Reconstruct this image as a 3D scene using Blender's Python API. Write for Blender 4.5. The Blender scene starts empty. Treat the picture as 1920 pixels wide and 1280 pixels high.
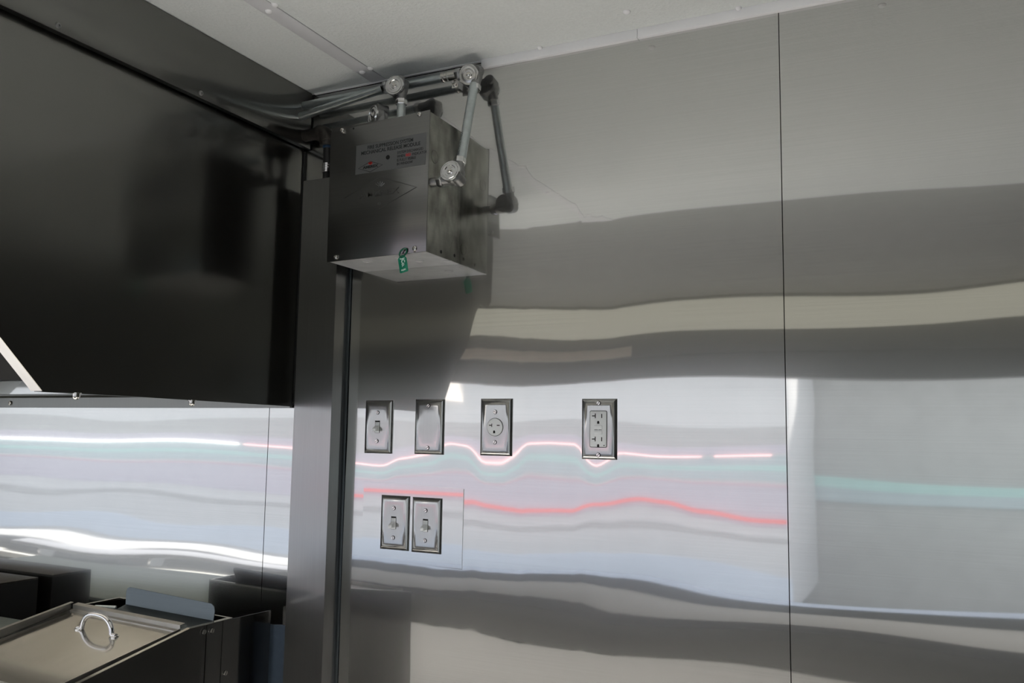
import bpy, bmesh, math, random
from mathutils import Vector, Matrix
random.seed(7)
PI = math.pi
SC = bpy.context.scene
COL = SC.collection

# ------------------------------------------------------------------ camera
cam_d = bpy.data.cameras.new('camera')
cam = bpy.data.objects.new('camera', cam_d)
COL.objects.link(cam)
cam_d.sensor_fit = 'HORIZONTAL'
cam_d.sensor_width = 36.0
cam_d.lens = 36.0 * 1605.16 / 1920.0
cam_d.clip_start = 0.02
cam_d.clip_end = 400
_r = Vector((0.9001565, 0.4353183, 0.0147059))
_d = Vector((-0.0325271, 0.1008518, -0.9943696))
_f = Vector((-0.4343504, 0.8946099, 0.1049420))
m3 = Matrix((_r, -_d, -_f)).transposed()
cam.matrix_world = Matrix.Translation((0, -1.53, 1.40)) @ m3.to_4x4()
SC.camera = cam

# ------------------------------------------------------------------ view, world, sun
SC.view_settings.view_transform = 'Standard'
SC.view_settings.look = 'None'
SC.view_settings.gamma = 1.0
SC.view_settings.use_curve_mapping = False
SC.view_settings.exposure = 0.5

world = bpy.data.worlds.new('world')
SC.world = world
world.use_nodes = True
wn = world.node_tree
wn.nodes.clear()
w_out = wn.nodes.new('ShaderNodeOutputWorld')
w_bg = wn.nodes.new('ShaderNodeBackground')
w_bg.inputs['Color'].default_value = (0.90, 0.95, 1.0, 1)
w_bg.inputs['Strength'].default_value = 1.35
wn.links.new(w_bg.outputs[0], w_out.inputs[0])

sun_d = bpy.data.lights.new('sun', 'SUN')
sun_d.energy = 22.0
sun_d.angle = math.radians(3)
sun_d.color = (1.0, 0.95, 0.88)
sun = bpy.data.objects.new('sun', sun_d)
COL.objects.link(sun)
sun.location = (0, -10, 12)
sun.rotation_euler = Vector((-0.30, 0.95, -1.0)).to_track_quat('-Z', 'Y').to_euler()


# ------------------------------------------------------------------ materials
def new_mat(name):
    m = bpy.data.materials.new(name)
    m.use_nodes = True
    nt = m.node_tree
    nt.nodes.clear()
    out = nt.nodes.new('ShaderNodeOutputMaterial')
    return m, nt, out


def grain(nt, scale, lo, hi, detail=3.0, noise_scale=1.0):
    """stretched noise -> map range between lo and hi"""
    tc = nt.nodes.new('ShaderNodeTexCoord')
    mp = nt.nodes.new('ShaderNodeMapping')
    mp.inputs['Scale'].default_value = scale
    nz = nt.nodes.new('ShaderNodeTexNoise')
    nz.inputs['Scale'].default_value = noise_scale
    nz.inputs['Detail'].default_value = detail
    mr = nt.nodes.new('ShaderNodeMapRange')
    mr.inputs['From Min'].default_value = 0.3
    mr.inputs['From Max'].default_value = 0.7
    mr.inputs['To Min'].default_value = lo
    mr.inputs['To Max'].default_value = hi
    nt.links.new(tc.outputs['Object'], mp.inputs[0])
    nt.links.new(mp.outputs[0], nz.inputs['Vector'])
    nt.links.new(nz.outputs['Fac'], mr.inputs['Value'])
    return nz.outputs['Fac'], mr.outputs['Result']


def steel(name, col=(0.60, 0.595, 0.58), sharp=0.10, wide=0.34, mix=0.5,
          scale=(6, 6, 900), bump=0.0, blotch=0.0, wide_only=False):
    """brushed stainless steel: a fairly sharp lobe and a wide lobe, fine grain"""
    m, nt, out = new_mat(name)
    _, g = grain(nt, scale, 0.97, 1.03)
    mul = nt.nodes.new('ShaderNodeMixRGB')
    mul.blend_type = 'MULTIPLY'
    mul.inputs['Fac'].default_value = 1.0
    mul.inputs['Color1'].default_value = (*col, 1)
    nt.links.new(g, mul.inputs['Color2'])
    colsock = mul.outputs[0]
    if blotch:
        _, b = grain(nt, (24, 24, 14), 1.0 - blotch, 1.15, 4.0)
        mul2 = nt.nodes.new('ShaderNodeMixRGB')
        mul2.blend_type = 'MULTIPLY'
        mul2.inputs['Fac'].default_value = 1.0
        nt.links.new(colsock, mul2.inputs['Color1'])
        nt.links.new(b, mul2.inputs['Color2'])
        colsock = mul2.outputs[0]
    g1 = nt.nodes.new('ShaderNodeBsdfAnisotropic')
    g1.inputs['Roughness'].default_value = sharp
    nt.links.new(colsock, g1.inputs['Color'])
    g2 = nt.nodes.new('ShaderNodeBsdfAnisotropic')
    g2.inputs['Roughness'].default_value = wide
    nt.links.new(colsock, g2.inputs['Color'])
    mx = nt.nodes.new('ShaderNodeMixShader')
    mx.inputs[0].default_value = mix
    nt.links.new(g1.outputs[0], mx.inputs[1])
    nt.links.new(g2.outputs[0], mx.inputs[2])
    if bump:
        f, _ = grain(nt, scale, 0, 1)
        bp = nt.nodes.new('ShaderNodeBump')
        bp.inputs['Strength'].default_value = bump
        bp.inputs['Distance'].default_value = 0.0004
        nt.links.new(f, bp.inputs['Height'])
        nt.links.new(bp.outputs[0], g1.inputs['Normal'])
        nt.links.new(bp.outputs[0], g2.inputs['Normal'])
    nt.links.new(mx.outputs[0], out.inputs[0])
    return m


def plain(name, col, rough=0.5, metal=0.0, spec=0.5, noise=None, bump=None, vary=0.06):
    m, nt, out = new_mat(name)
    b = nt.nodes.new('ShaderNodeBsdfPrincipled')
    b.inputs['Base Color'].default_value = (*col, 1)
    b.inputs['Roughness'].default_value = rough
    b.inputs['Metallic'].default_value = metal
    b.inputs['Specular IOR Level'].default_value = spec
    if noise:
        f, g = grain(nt, (noise,) * 3, 1 - vary, 1 + vary)
        mul = nt.nodes.new('ShaderNodeMixRGB')
        mul.blend_type = 'MULTIPLY'
        mul.inputs['Fac'].default_value = 1.0
        mul.inputs['Color1'].default_value = (*col, 1)
        nt.links.new(g, mul.inputs['Color2'])
        nt.links.new(mul.outputs[0], b.inputs['Base Color'])
        if bump:
            bp = nt.nodes.new('ShaderNodeBump')
            bp.inputs['Strength'].default_value = bump
            bp.inputs['Distance'].default_value = 0.002
            nt.links.new(f, bp.inputs['Height'])
            nt.links.new(bp.outputs[0], b.inputs['Normal'])
    nt.links.new(b.outputs[0], out.inputs[0])
    return m


def glow(name, col, strength):
    m, nt, out = new_mat(name)
    e = nt.nodes.new('ShaderNodeEmission')
    e.inputs['Color'].default_value = (*col, 1)
    e.inputs['Strength'].default_value = strength
    nt.links.new(e.outputs[0], out.inputs[0])
    return m


M = {}
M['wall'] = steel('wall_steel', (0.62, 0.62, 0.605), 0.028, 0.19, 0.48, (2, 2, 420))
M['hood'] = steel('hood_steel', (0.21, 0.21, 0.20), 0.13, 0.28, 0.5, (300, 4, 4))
M['post'] = steel('post_steel', (0.34, 0.34, 0.335), 0.15, 0.30, 0.5, (400, 400, 4))
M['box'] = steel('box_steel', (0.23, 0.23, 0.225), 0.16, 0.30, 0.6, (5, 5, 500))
M['rim'] = plain('rim_steel', (0.50, 0.485, 0.455), 0.34, 0.85, noise=30, vary=0.03)
M['sheeting'] = plain('blue_sheeting', (0.055, 0.078, 0.115), 0.45, noise=60, vary=0.12)
M['lip'] = plain('lip_steel', (0.36, 0.36, 0.375), 0.38, 0.8, noise=30, vary=0.03)
M['griddle_top'] = plain('griddle_top', (0.34, 0.39, 0.37), 0.38, 0.5, noise=30)
M['under'] = plain('lit_underside_steel', (0.62, 0.62, 0.63), 0.42, 0.55, noise=30, vary=0.08)  # lighter than the other box sides: light from below put into the colour
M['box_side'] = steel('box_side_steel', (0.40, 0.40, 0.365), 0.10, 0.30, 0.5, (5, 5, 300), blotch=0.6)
M['plate'] = steel('plate_steel', (0.46, 0.46, 0.45), 0.08, 0.30, 0.35, (300, 300, 5))
M['lid'] = steel('lid_steel', (0.74, 0.72, 0.68), 0.08, 0.25, 0.4, (150, 5, 5))
M['baffle'] = steel('baffle_steel', (0.13, 0.15, 0.165), 0.25, 0.42, 0.6, (5, 300, 300))
M['fryer'] = steel('fryer_steel', (0.20, 0.20, 0.197), 0.10, 0.30, 0.2, (5, 60, 2))
M['filter'] = plain('filter_steel', (0.90, 0.87, 0.815), 0.6, 0.0, noise=20)
M['chrome'] = plain('chrome', (0.85, 0.85, 0.87), 0.06, 1.0)
M['screw'] = plain('screw_steel', (0.72, 0.70, 0.66), 0.20, 1.0)
M['zinc'] = plain('galvanized_zinc', (0.56, 0.61, 0.62), 0.28, 0.9, noise=60, vary=0.10)
M['cast'] = plain('cast_aluminium', (0.72, 0.72, 0.72), 0.17, 1.0, noise=120, vary=0.08)
M['cast_dark'] = plain('cast_body', (0.30, 0.30, 0.30), 0.40, 0.9, noise=120, vary=0.10)
M['ceiling'] = plain('ceiling_board', (0.74, 0.765, 0.76), 0.75, noise=190, bump=0.55, vary=0.03)
M['white'] = plain('white_plastic', (0.90, 0.90, 0.92), 0.4, noise=20, vary=0.02)
M['strip'] = plain('ceiling_strip', (0.75, 0.75, 0.78), 0.5, noise=20, vary=0.02)
M['black'] = plain('black_rubber', (0.012, 0.012, 0.012), 0.6, noise=40)
M['void'] = plain('dark_recess', (0.006, 0.006, 0.006), 0.9)
M['iron'] = plain('black_iron', (0.045, 0.04, 0.036), 0.42, 0.5, noise=90, vary=0.3, bump=0.3)
M['blue'] = plain('blue_tape', (0.006, 0.035, 0.085), 0.5)
M['grey_dev'] = plain('grey_nylon', (0.80, 0.83, 0.85), 0.42, noise=40, vary=0.02)
M['ink'] = plain('black_ink', (0.012, 0.016, 0.016), 0.6)
M['ink_red'] = plain('red_ink', (0.55, 0.035, 0.035), 0.5)
M['ink_soft'] = plain('faded_ink', (0.13, 0.15, 0.15), 0.6)
M['label'] = plain('silver_label', (0.20, 0.205, 0.21), 0.42, 0.75, noise=30, vary=0.03)
M['green'] = plain('green_tag', (0.005, 0.22, 0.125), 0.38, noise=40, vary=0.05)
M['green_dark'] = plain('green_tag_loop', (0.004, 0.10, 0.055), 0.38, noise=40, vary=0.05)
M['tag_print'] = plain('tag_print', (0.75, 0.90, 0.84), 0.5)
M['floor'] = plain('floor_plate', (0.66, 0.65, 0.63), 0.6, 0.0, noise=30, vary=0.2, bump=0.2)
M['dark_steel'] = steel('dark_cabinet_steel', (0.16, 0.16, 0.155), 0.20, 0.40, 0.6, (5, 5, 300))
M['dark_panel'] = plain('dark_panel', (0.05, 0.05, 0.047), 0.8, 0.0, 0.1, noise=20)
M['soffit'] = plain('soffit_board', (0.20, 0.20, 0.19), 0.6, noise=20)
M['slate'] = plain('slate_top', (0.02, 0.02, 0.02), 0.8, 0.0, 0.1, noise=20)
M['sill_blue'] = plain('sill_cap', (0.07, 0.09, 0.13), 0.9, 0.0, 0.1, noise=20)
M['header'] = plain('header_panel', (0.075, 0.075, 0.07), 0.5, noise=20)
M['cream'] = plain('cream_valance', (0.86, 0.83, 0.68), 0.5, noise=20)
M['rose'] = plain('rose_valance', (0.50, 0.42, 0.37), 0.5, noise=20)
M['asphalt'] = plain('asphalt', (0.28, 0.29, 0.31), 0.9, noise=8, vary=0.15)
M['van_white'] = plain('van_white', (0.74, 0.74, 0.76), 0.5, noise=4, vary=0.03)
M['van_lilac'] = plain('van_lilac', (0.62, 0.58, 0.68), 0.5, noise=4, vary=0.03)
M['teal'] = plain('teal_paint', (0.48, 0.76, 0.73), 0.5, noise=4, vary=0.03)
M['van_grey'] = plain('van_grey', (0.50, 0.50, 0.505), 0.5, noise=4, vary=0.03)
M['teal_grey'] = plain('teal_grey', (0.50, 0.60, 0.64), 0.5, noise=4, vary=0.03)
M['rose_stripe'] = plain('rose_stripe', (0.72, 0.50, 0.58), 0.5, noise=4, vary=0.03)
M['blue_paint'] = plain('pale_blue_paint', (0.68, 0.76, 0.90), 0.5, noise=4, vary=0.03)
M['shelf_grey'] = plain('shelf_grey', (0.20, 0.21, 0.24), 0.6, noise=20)
M['shed'] = plain('shed_grey', (0.46, 0.46, 0.45), 0.7, noise=4, vary=0.06)
M['valance_glow'] = glow('valance_glow', (1.0, 0.96, 0.80), 0.40)  # added glow for the header valance, no lamp there
M['highlight_glow'] = glow('highlight_glow', (1.0, 0.92, 0.86), 2.2)
M['neon_pink'] = glow('neon_pink', (1.0, 0.50, 0.50), 4.2)
M['neon_red'] = glow('neon_red', (1.0, 0.20, 0.20), 1.25)
M['neon_white'] = glow('neon_white', (1.0, 1.0, 0.92), 7.0)


# ------------------------------------------------------------------ mesh helpers
class MB:
    """collects shapes in world coordinates, builds ONE mesh object"""

    def __init__(self):
        self.bm = bmesh.new()

    def box(self, x0, x1, y0, y1, z0, z1, mi=0, bev=0.0, fn=None):
        vs = []
        for x in (x0, x1):
            for y in (y0, y1):
                for z in (z0, z1):
                    p = Vector((x, y, z))
                    if fn:
                        p = fn(p)
                    vs.append(self.bm.verts.new(p))
        idx = ((0, 1, 3, 2), (4, 6, 7, 5), (0, 4, 5, 1), (2, 3, 7, 6), (0, 2, 6, 4), (1, 5, 7, 3))
        fs = [self.bm.faces.new([vs[i] for i in f]) for f in idx]
        for f in fs:
            f.material_index = mi
        bmesh.ops.recalc_face_normals(self.bm, faces=fs)
        if bev:
            es = list({e for f in fs for e in f.edges})
            r = bmesh.ops.bevel(self.bm, geom=es, offset=bev, segments=2, affect='EDGES', profile=0.5)
            for f in r['faces']:
                f.material_index = mi
        return self

    def prism(self, pts, off, mi=0, bev=0.0):
        """planar polygon pts (world) extruded by vector off"""
        off = Vector(off)
        a = [self.bm.verts.new(Vector(p)) for p in pts]
        b = [self.bm.verts.new(Vector(p) + off) for p in pts]
        n = len(pts)
        fs = [self.bm.faces.new(a), self.bm.faces.new(b[::-1])]
        for i in range(n):
            fs.append(self.bm.faces.new((a[i], b[i], b[(i + 1) % n], a[(i + 1) % n])))
        for f in fs:
            f.material_index = mi
        bmesh.ops.recalc_face_normals(self.bm, faces=fs)
        if bev:
            es = list({e for f in fs for e in f.edges})
            bmesh.ops.bevel(self.bm, geom=es, offset=bev, segments=2, affect='EDGES', profile=0.5)
        return self

    def lathe(self, prof, loc, axis, n=24, mi=0, phase=0.0, cap=True, up=None):
        """prof = [(radius, height along axis)]"""
        ax = Vector(axis).normalized()
        t = Vector((0, 0, 1)) if abs(ax.z) < 0.9 else Vector((1, 0, 0))
        u = ax.cross(t).normalized()
        v = ax.cross(u)
        loc = Vector(loc)
        rings = []
        for r, h in prof:
            if r < 1e-7:
                rings.append([self.bm.verts.new(loc + ax * h)])
            else:
                rings.append([self.bm.verts.new(loc + ax * h + (u * math.cos(a) + v * math.sin(a)) * r)
                              for a in [phase + 2 * PI * i / n for i in range(n)]])
        fs = []
        for A, B in zip(rings, rings[1:]):
            if len(A) == 1 and len(B) == 1:
                continue
            for i in range(n):
                j = (i + 1) % n
                if len(A) == 1:
                    fs.append(self.bm.faces.new((A[0], B[i], B[j])))
                elif len(B) == 1:
                    fs.append(self.bm.faces.new((A[i], B[0], A[j])))
                else:
                    fs.append(self.bm.faces.new((A[i], B[i], B[j], A[j])))
        if cap:
            for R in (rings[0], rings[-1]):
                if len(R) > 1:
                    fs.append(self.bm.faces.new(R))
        for f in fs:
            f.material_index = mi
        bmesh.ops.recalc_face_normals(self.bm, faces=fs)
        return self

    def tube(self, pts, r, n=16, mi=0):
        """swept round tube along a polyline; r number or list"""
        P = [Vector(p) for p in pts]
        rr = r if isinstance(r, (list, tuple)) else [r] * len(P)
        rings = []
        prev = None
        for i, p in enumerate(P):
            d = (P[min(i + 1, len(P) - 1)] - P[max(i - 1, 0)]).normalized()
            if prev is None:
                t = Vector((0, 0, 1)) if abs(d.z) < 0.9 else Vector((1, 0, 0))
                u = d.cross(t).normalized()
            else:
                u = (prev - d * prev.dot(d)).normalized()
            prev = u
            v = d.cross(u)
            rings.append([self.bm.verts.new(p + (u * math.cos(a) + v * math.sin(a)) * rr[i])
                          for a in [2 * PI * k / n for k in range(n)]])
        fs = [self.bm.faces.new(rings[0]), self.bm.faces.new(rings[-1][::-1])]
        for A, B in zip(rings, rings[1:]):
            for i in range(n):
                j = (i + 1) % n
                fs.append(self.bm.faces.new((A[i], A[j], B[j], B[i])))
        for f in fs:
            f.material_index = mi
        bmesh.ops.recalc_face_normals(self.bm, faces=fs)
        return self

    def build(self, name, mat, parent=None, angle=32, loc=None, fn=None):
        bm = self.bm
        if fn:
            for v in bm.verts:
                v.co = fn(v.co)
        base = world_loc(parent) if parent else Vector((0, 0, 0))
        o_loc = Vector(loc) if loc is not None else None
        shift = o_loc if o_loc is not None else base
        for v in bm.verts:
            v.co -= shift
        lim = math.radians(angle)
        for f in bm.faces:
            f.smooth = True
        for e in bm.edges:
            if len(e.link_faces) != 2 or e.calc_face_angle(0) > lim:
                e.smooth = False
        me = bpy.data.meshes.new(name)
        bm.to_mesh(me)
        bm.free()
        for m in (mat if isinstance(mat, (list, tuple)) else [mat]):
            me.materials.append(m)
        o = bpy.data.objects.new(name, me)
        COL.objects.link(o)
        if parent:
            o.parent = parent
        if o_loc is not None:
            o.location = o_loc - base
        return o


def world_loc(o):
    p = Vector(o.location)
    while o.parent:
        o = o.parent
        p += Vector(o.location)
    return p


def tag(o, label, cat, group=None):
    o['label'] = label
    o['category'] = cat
    if group:
        o['group'] = group
    return o


def thing(name, label, cat, loc, group=None):
    o = bpy.data.objects.new(name, None)
    o.empty_display_size = 0.05
    COL.objects.link(o)
    o.location = loc
    return tag(o, label, cat, group)


def struct(name, loc=None, mb=None, mat=None, label=None):
    if mb is None:
        o = bpy.data.objects.new(name, None)
        COL.objects.link(o)
        o.location = loc or (0, 0, 0)
    else:
        o = mb.build(name, mat)
    o['kind'] = 'structure'
    if label:
        o['label'] = label
    return o


def text_part(name, s, size, origin, xdir, ydir, mat, parent, align='LEFT', extrude=0.0002, sx=1.0, bold=0.0):
    """flat lettering as a mesh; origin = baseline start, xdir reading direction, ydir up"""
    cu = bpy.data.curves.new(name, 'FONT')
    cu.body = s
    cu.size = size
    cu.align_x = align
    cu.extrude = extrude
    cu.offset = bold
    cu.resolution_u = 3
    tmp = bpy.data.objects.new(name + '_tmp', cu)
    COL.objects.link(tmp)
    dg = bpy.context.evaluated_depsgraph_get()
    me = bpy.data.meshes.new_from_object(tmp.evaluated_get(dg))
    bpy.data.objects.remove(tmp)
    bpy.data.curves.remove(cu)
    x = Vector(xdir).normalized()
    y = Vector(ydir).normalized()
    z = x.cross(y)
    base = world_loc(parent)
    for v in me.vertices:
        c = v.co
        v.co = Vector(origin) + x * (c.x * sx) + y * c.y + z * c.z - base
    me.name = name
    me.materials.clear()
    me.materials.append(mat)
    o = bpy.data.objects.new(name, me)
    COL.objects.link(o)
    o.parent = parent
    return o


def copy_tree(o, parent=None):
    c = o.copy()
    COL.objects.link(c)
    if parent:
        c.parent = parent
    for ch in list(o.children):
        copy_tree(ch, c)
    return c


def slotted_screw(mb, p, ax, r=0.0035, h=0.0018, slot_dir=None, mi=0):
    """pan head with a real slot: base disc and two half domes"""
    ax = Vector(ax).normalized()
    p = Vector(p)
    mb.lathe([(r * 1.18, -0.0004), (r * 1.18, 0.0003)], p, ax, 16, 1)
    mb.lathe([(r * 0.97, 0), (r * 0.97, h * 0.35)], p, ax, 16, 1)
    s = Vector(slot_dir or (0.7, 0, 0.7))
    s = (s - ax * s.dot(ax)).normalized()
    w = ax.cross(s)
    for sg in (-1, 1):
        pts = []
        g = r * 0.16
        a0 = math.asin(0.16)
        for k in range(9):
            a = a0 + (PI - 2 * a0) * k / 8
            pts.append(p + ax * h * 0.45 + s * (math.cos(a) * r * 0.93) + w * (sg * math.sin(a) * r * 0.93))
        mb.prism(pts, ax * h * 0.55, mi)


def pan_screw(mb, p, ax, r=0.0038, h=0.0026, mi=0):
    mb.lathe([(r, 0), (r, h * .3), (r * .85, h * .75), (r * .5, h), (r * .34, h), (r * .26, h * .45), (0, h * .4)], p, ax, 16, mi)


# ================================================================== ROOM SHELL
CEIL = 2.178
XL, XR, YB = -6.2, 0.95, -2.20

# --- back wall: three steel sheets, each slightly wavy as sheet metal is
ROWS = [  # height, vertical reach, [(x, slope)]: how the sheet tips between and below the plates
    (1.3627, 0.028, [(-1.30, 0.0), (-1.135, -0.011), (-1.043, -0.0134), (-0.998, -0.0072), (-0.933, -0.0046), (-0.883, 0.0035),
                    (-0.842, 0.0008), (-0.802, -0.0125), (-0.760, -0.0125), (-0.731, -0.007), (-0.708, 0.0025), (-0.648, 0.0043),
                    (-0.600, 0.0050), (-0.583, -0.006), (-0.562, -0.0098), (-0.541, -0.005), (-0.520, 0.002), (-0.435, 0.0), (-0.2, 0.0)]),
    (1.268, 0.034, [(-1.2, -0.005), (-1.0, -0.006), (-0.846, -0.008), (-0.724, -0.010), (-0.612, -0.007), (-0.562, 0.0), (-0.477, 0.0047),
                    (-0.435, 0.003), (-0.365, -0.0024), (-0.265, -0.007), (-0.14, -0.008), (0.1, -0.004)]),
    (1.62, 0.05, [(-1.2, 0.002), (-0.85, 0.003), (-0.60, -0.004), (-0.40, 0.003), (0.0, -0.004), (0.2, 0.003)]),
]


def row_slope(pts, x):
    if x <= pts[0][0] - 0.2 or x >= pts[-1][0] + 0.3:
        return 0.0
    if x <= pts[0][0]:
        return pts[0][1] * (x - pts[0][0] + 0.2) / 0.2
    if x >= pts[-1][0]:
        return pts[-1][1] * (1 - (x - pts[-1][0]) / 0.3)
    for (xa, sa), (xb, sb) in zip(pts, pts[1:]):
        if x <= xb:
            u = (x - xa) / (xb - xa)
            u = u * u * (3 - 2 * u)
            return sa + (sb - sa) * u
    return 0.0


WAVES = []
for i in range(26):
    lx = random.uniform(0.35, 1.6)
    lz = random.uniform(0.10, 0.45)
    a = 0.0011 * random.uniform(0.4, 1.0) * lz / (2 * PI)
    WAVES.append((2 * PI / lx * random.choice((-1, 1)), 2 * PI / lz, random.uniform(0, 2 * PI), a))


def wave_h(x, z):
    h = 0.0
    for kx, kz, ph, a in WAVES:
        h += a * math.sin(kx * x + kz * z + ph)
    h *= 1.0 - 0.6 * math.exp(-((z - 1.32) / 0.11) ** 2)
    for z0, sz, pts in ROWS:
        sl = row_slope(pts, x)
        zc = z0 + 2.4 * sl
        u = (z - zc) / sz
        if True:
            h += sl * sz * 1.2533 * math.erf(u * 0.70711)
    return h


wall = struct('wall_back', (0, 0, 0))


def sheet(x0, x1, z0, z1, parent, step=0.014):
    nx = max(2, int((x1 - x0) / step))
    nz = int((z1 - z0) / step)
    vs, fs = [], []
    for j in range(nz + 1):
        z = z0 + (z1 - z0) * j / nz
        for i in range(nx + 1):
            x = x0 + (x1 - x0) * i / nx
            vs.append((x, -wave_h(x, z), z))
    for j in range(nz):
        for i in range(nx):
            a = j * (nx + 1) + i
            fs.append((a, a + 1, a + nx + 2, a + nx + 1))
    # returned edges 4 mm deep so that the sheet has thickness at its joints
    ring = [i for i in range(nx + 1)] + [j * (nx + 1) + nx for j in range(1, nz + 1)] + \
           [nz * (nx + 1) + i for i in range(nx - 1, -1, -1)] + [j * (nx + 1) for j in range(nz - 1, 0, -1)]
    b0 = len(vs)
    for k in ring:
        x, y, z = vs[k]
        vs.append((x, y, z))
        vs.append((x, 0.006, z))
    n = len(ring)
    for k in range(n):
        l = (k + 1) % n
        fs.append((b0 + 2 * k, b0 + 2 * k + 1, b0 + 2 * l + 1, b0 + 2 * l))
    me = bpy.data.meshes.new('steel_panel')
    me.from_pydata(vs, [], fs)
    for p in me.polygons:
        p.use_smooth = True
    me.materials.append(M['wall'])
    o = bpy.data.objects.new('steel_panel', me)
    COL.objects.link(o)
    o.parent = parent
    return o


JX1, JX2 = -1.3585, -0.2186
sheet(-3.4, JX1 - 0.0009, 0.0, CEIL - 0.006, wall)
sheet(JX1 + 0.0009, JX2 - 0.0008, 0.0, CEIL - 0.006, wall, 0.009)
sheet(JX2 + 0.0008, XR, 0.0, CEIL - 0.006, wall)
sheet(XL, -3.4024, 0.0, CEIL - 0.006, wall, 0.05)
MB().box(XL, XR, 0.004, 0.05, 0, CEIL).build('backing', M['void'], wall)

# --- ceiling: boards either side of a covered joint
ceil = struct('ceiling', (0, 0, 0))
MB().box(XL, -1.0615, YB - 0.1, 0.05, CEIL, CEIL + 0.04).build('ceiling_board', M['ceiling'], ceil)
MB().box(-1.0600, XR, YB - 0.1, 0.05, CEIL - 0.0015, CEIL + 0.04).build('ceiling_board', M['ceiling'], ceil)
st = MB().box(-1.1010, -1.0625, YB, 0.0, CEIL - 0.0022, CEIL + 0.001, bev=0.0006).build('joint_strip', M['strip'], ceil)


def rivet(x, y, parent, r=0.0072, z=CEIL - 0.002):
    mb = MB()
    mb.lathe([(r, 0.001), (r, -0.0008), (r * .8, -0.0028), (r * .4, -0.0040), (0, -0.0042)], (x, y, z), (0, 0, 1), 16)
    return mb.build('rivet', M['white'], parent)


for k in range(6):
    rivet(-1.0860, -0.060 - 0.297 * k, ceil)
    rivet(-1.0590, -0.068 - 0.303 * k, ceil, z=CEIL - 0.0012)
rivet(-0.4771, -0.0815, ceil)
rivet(-0.05, -0.0815, ceil)
rivet(-0.684, -0.012, ceil, 0.0055)
rivet(-0.287, -0.012, ceil, 0.0055)

# --- white trim in the corner between wall and ceiling, two lengths
trim = struct('trim_1', (0, 0, 0))
MB().box(-1.262, -0.8215, -0.0050, 0.001, 2.1745, CEIL - 0.0012).build('trim_length', M['white'], trim)
for x0, x1, e in ((-0.8210, -0.4805, 0.0), (-0.4800, XR, 0.0004)):
    MB().box(x0, x1, -0.0085 - e, 0.001, 2.1578, CEIL - 0.0012, bev=0.0012).build('trim_length', M['white'], trim)

# --- floor
struct('floor', mb=MB().box(XL, XR, YB - 0.1, 0.05, -0.05, 0.0), mat=M['floor'])

# --- end walls
struct('wall_left', mb=MB().box(XL - 0.06, XL, YB - 0.1, 0.05, 0, CEIL), mat=M['dark_steel'])
struct('wall_right', mb=MB().box(XR, XR + 0.06, YB - 0.1, 0.05, 0, CEIL), mat=M['dark_panel'])

# --- serving side behind the photographer: header, sill wall, jambs round one long opening
OX0, OX1, OZ0, OZ1 = -6.1, 0.72, 0.73, 1.645
wf = struct('wall_front', (0, 0, 0))
MB().box(XL, XR, YB - 0.1, YB, OZ1, CEIL).build('header_panel', M['header'], wf)
MB().box(-2.95, XR, YB - 0.1, YB, 0, OZ0).build('sill_panel', M['dark_panel'], wf)
MB().box(XL, -2.95, YB - 0.1, YB, 0.53, 0.56).build('sill_panel', M['shed'], wf)
MB().box(XL, -2.95, YB - 0.1, YB, 0, 0.5295).build('sill_panel', M['dark_panel'], wf)
MB().box(-2.95, OX1, YB - 0.1, YB, OZ0 + 0.0005, OZ0 + 0.004).build('sill_cap', M['sill_blue'], wf)
MB().box(XL, XR, YB, YB + 0.006, OZ1 + 0.002, 1.745).build('lintel', M['dark_panel'], wf)
MB().prism([(XL, y, z) for y, z in ((YB, CEIL), (-1.36, CEIL), (-1.42, 2.172), (-1.50, 2.160), (-1.60, 2.140), (-1.72, 2.108), (-1.82, 2.072), (-1.90, 2.030), (YB, 2.000))], (XR - XL, 0, 0)).build('soffit', M['soffit'], wf)
MB().box(XL, OX0, YB - 0.1, YB, OZ0, OZ1).build('jamb', M['dark_panel'], wf)
MB().box(OX1, XR, YB - 0.1, YB, OZ0, OZ1).build('jamb', M['dark_panel'], wf)
MB().box(XL, XR, YB, YB + 0.012, 1.85, 1.985, bev=0.003).build('glowing_valance', M['valance_glow'], wf)  # valance band made to glow so its mirror image brightens
MB().box(XL, -1.2, YB, YB + 0.010, 1.755, 1.80, bev=0.003).build('valance', M['rose'], wf)

# --- counter and base cabinets under the opening
ct = thing('serving_counter', 'long steel serving counter below the hatch facing the steel wall', 'counter', (-0.8, YB + 0.17, 0))
MB().box(-2.9, OX1, YB + 0.013, YB + 0.34, 0.665, 0.70, bev=0.004).build('worktop', M['slate'], ct)
MB().box(-2.9, OX1, YB + 0.013, YB + 0.33, 0.525, 0.662).build('apron', M['dark_panel'], ct)
MB().box(-2.95, OX1, YB + 0.013, YB + 0.32, 0.0, 0.520).build('cabinet_front', M['white'], ct)

sh = thing('folding_shelf', 'grey folding shelf outside the left part of the hatch', 'shelf', (-4.3, YB - 0.25, 0.64))
MB().box(-5.6, -2.98, YB - 0.24, YB - 0.102, 0.60, 0.622, bev=0.004).build('shelf_board', M['shelf_grey'], sh)
for x in (-5.3, -4.3, -3.3):
    MB().prism([(x, YB - 0.102, 0.598), (x, YB - 0.22, 0.598), (x, YB - 0.102, 0.36)], (0.02, 0, 0)).build('bracket', M['cast'], sh)

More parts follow.
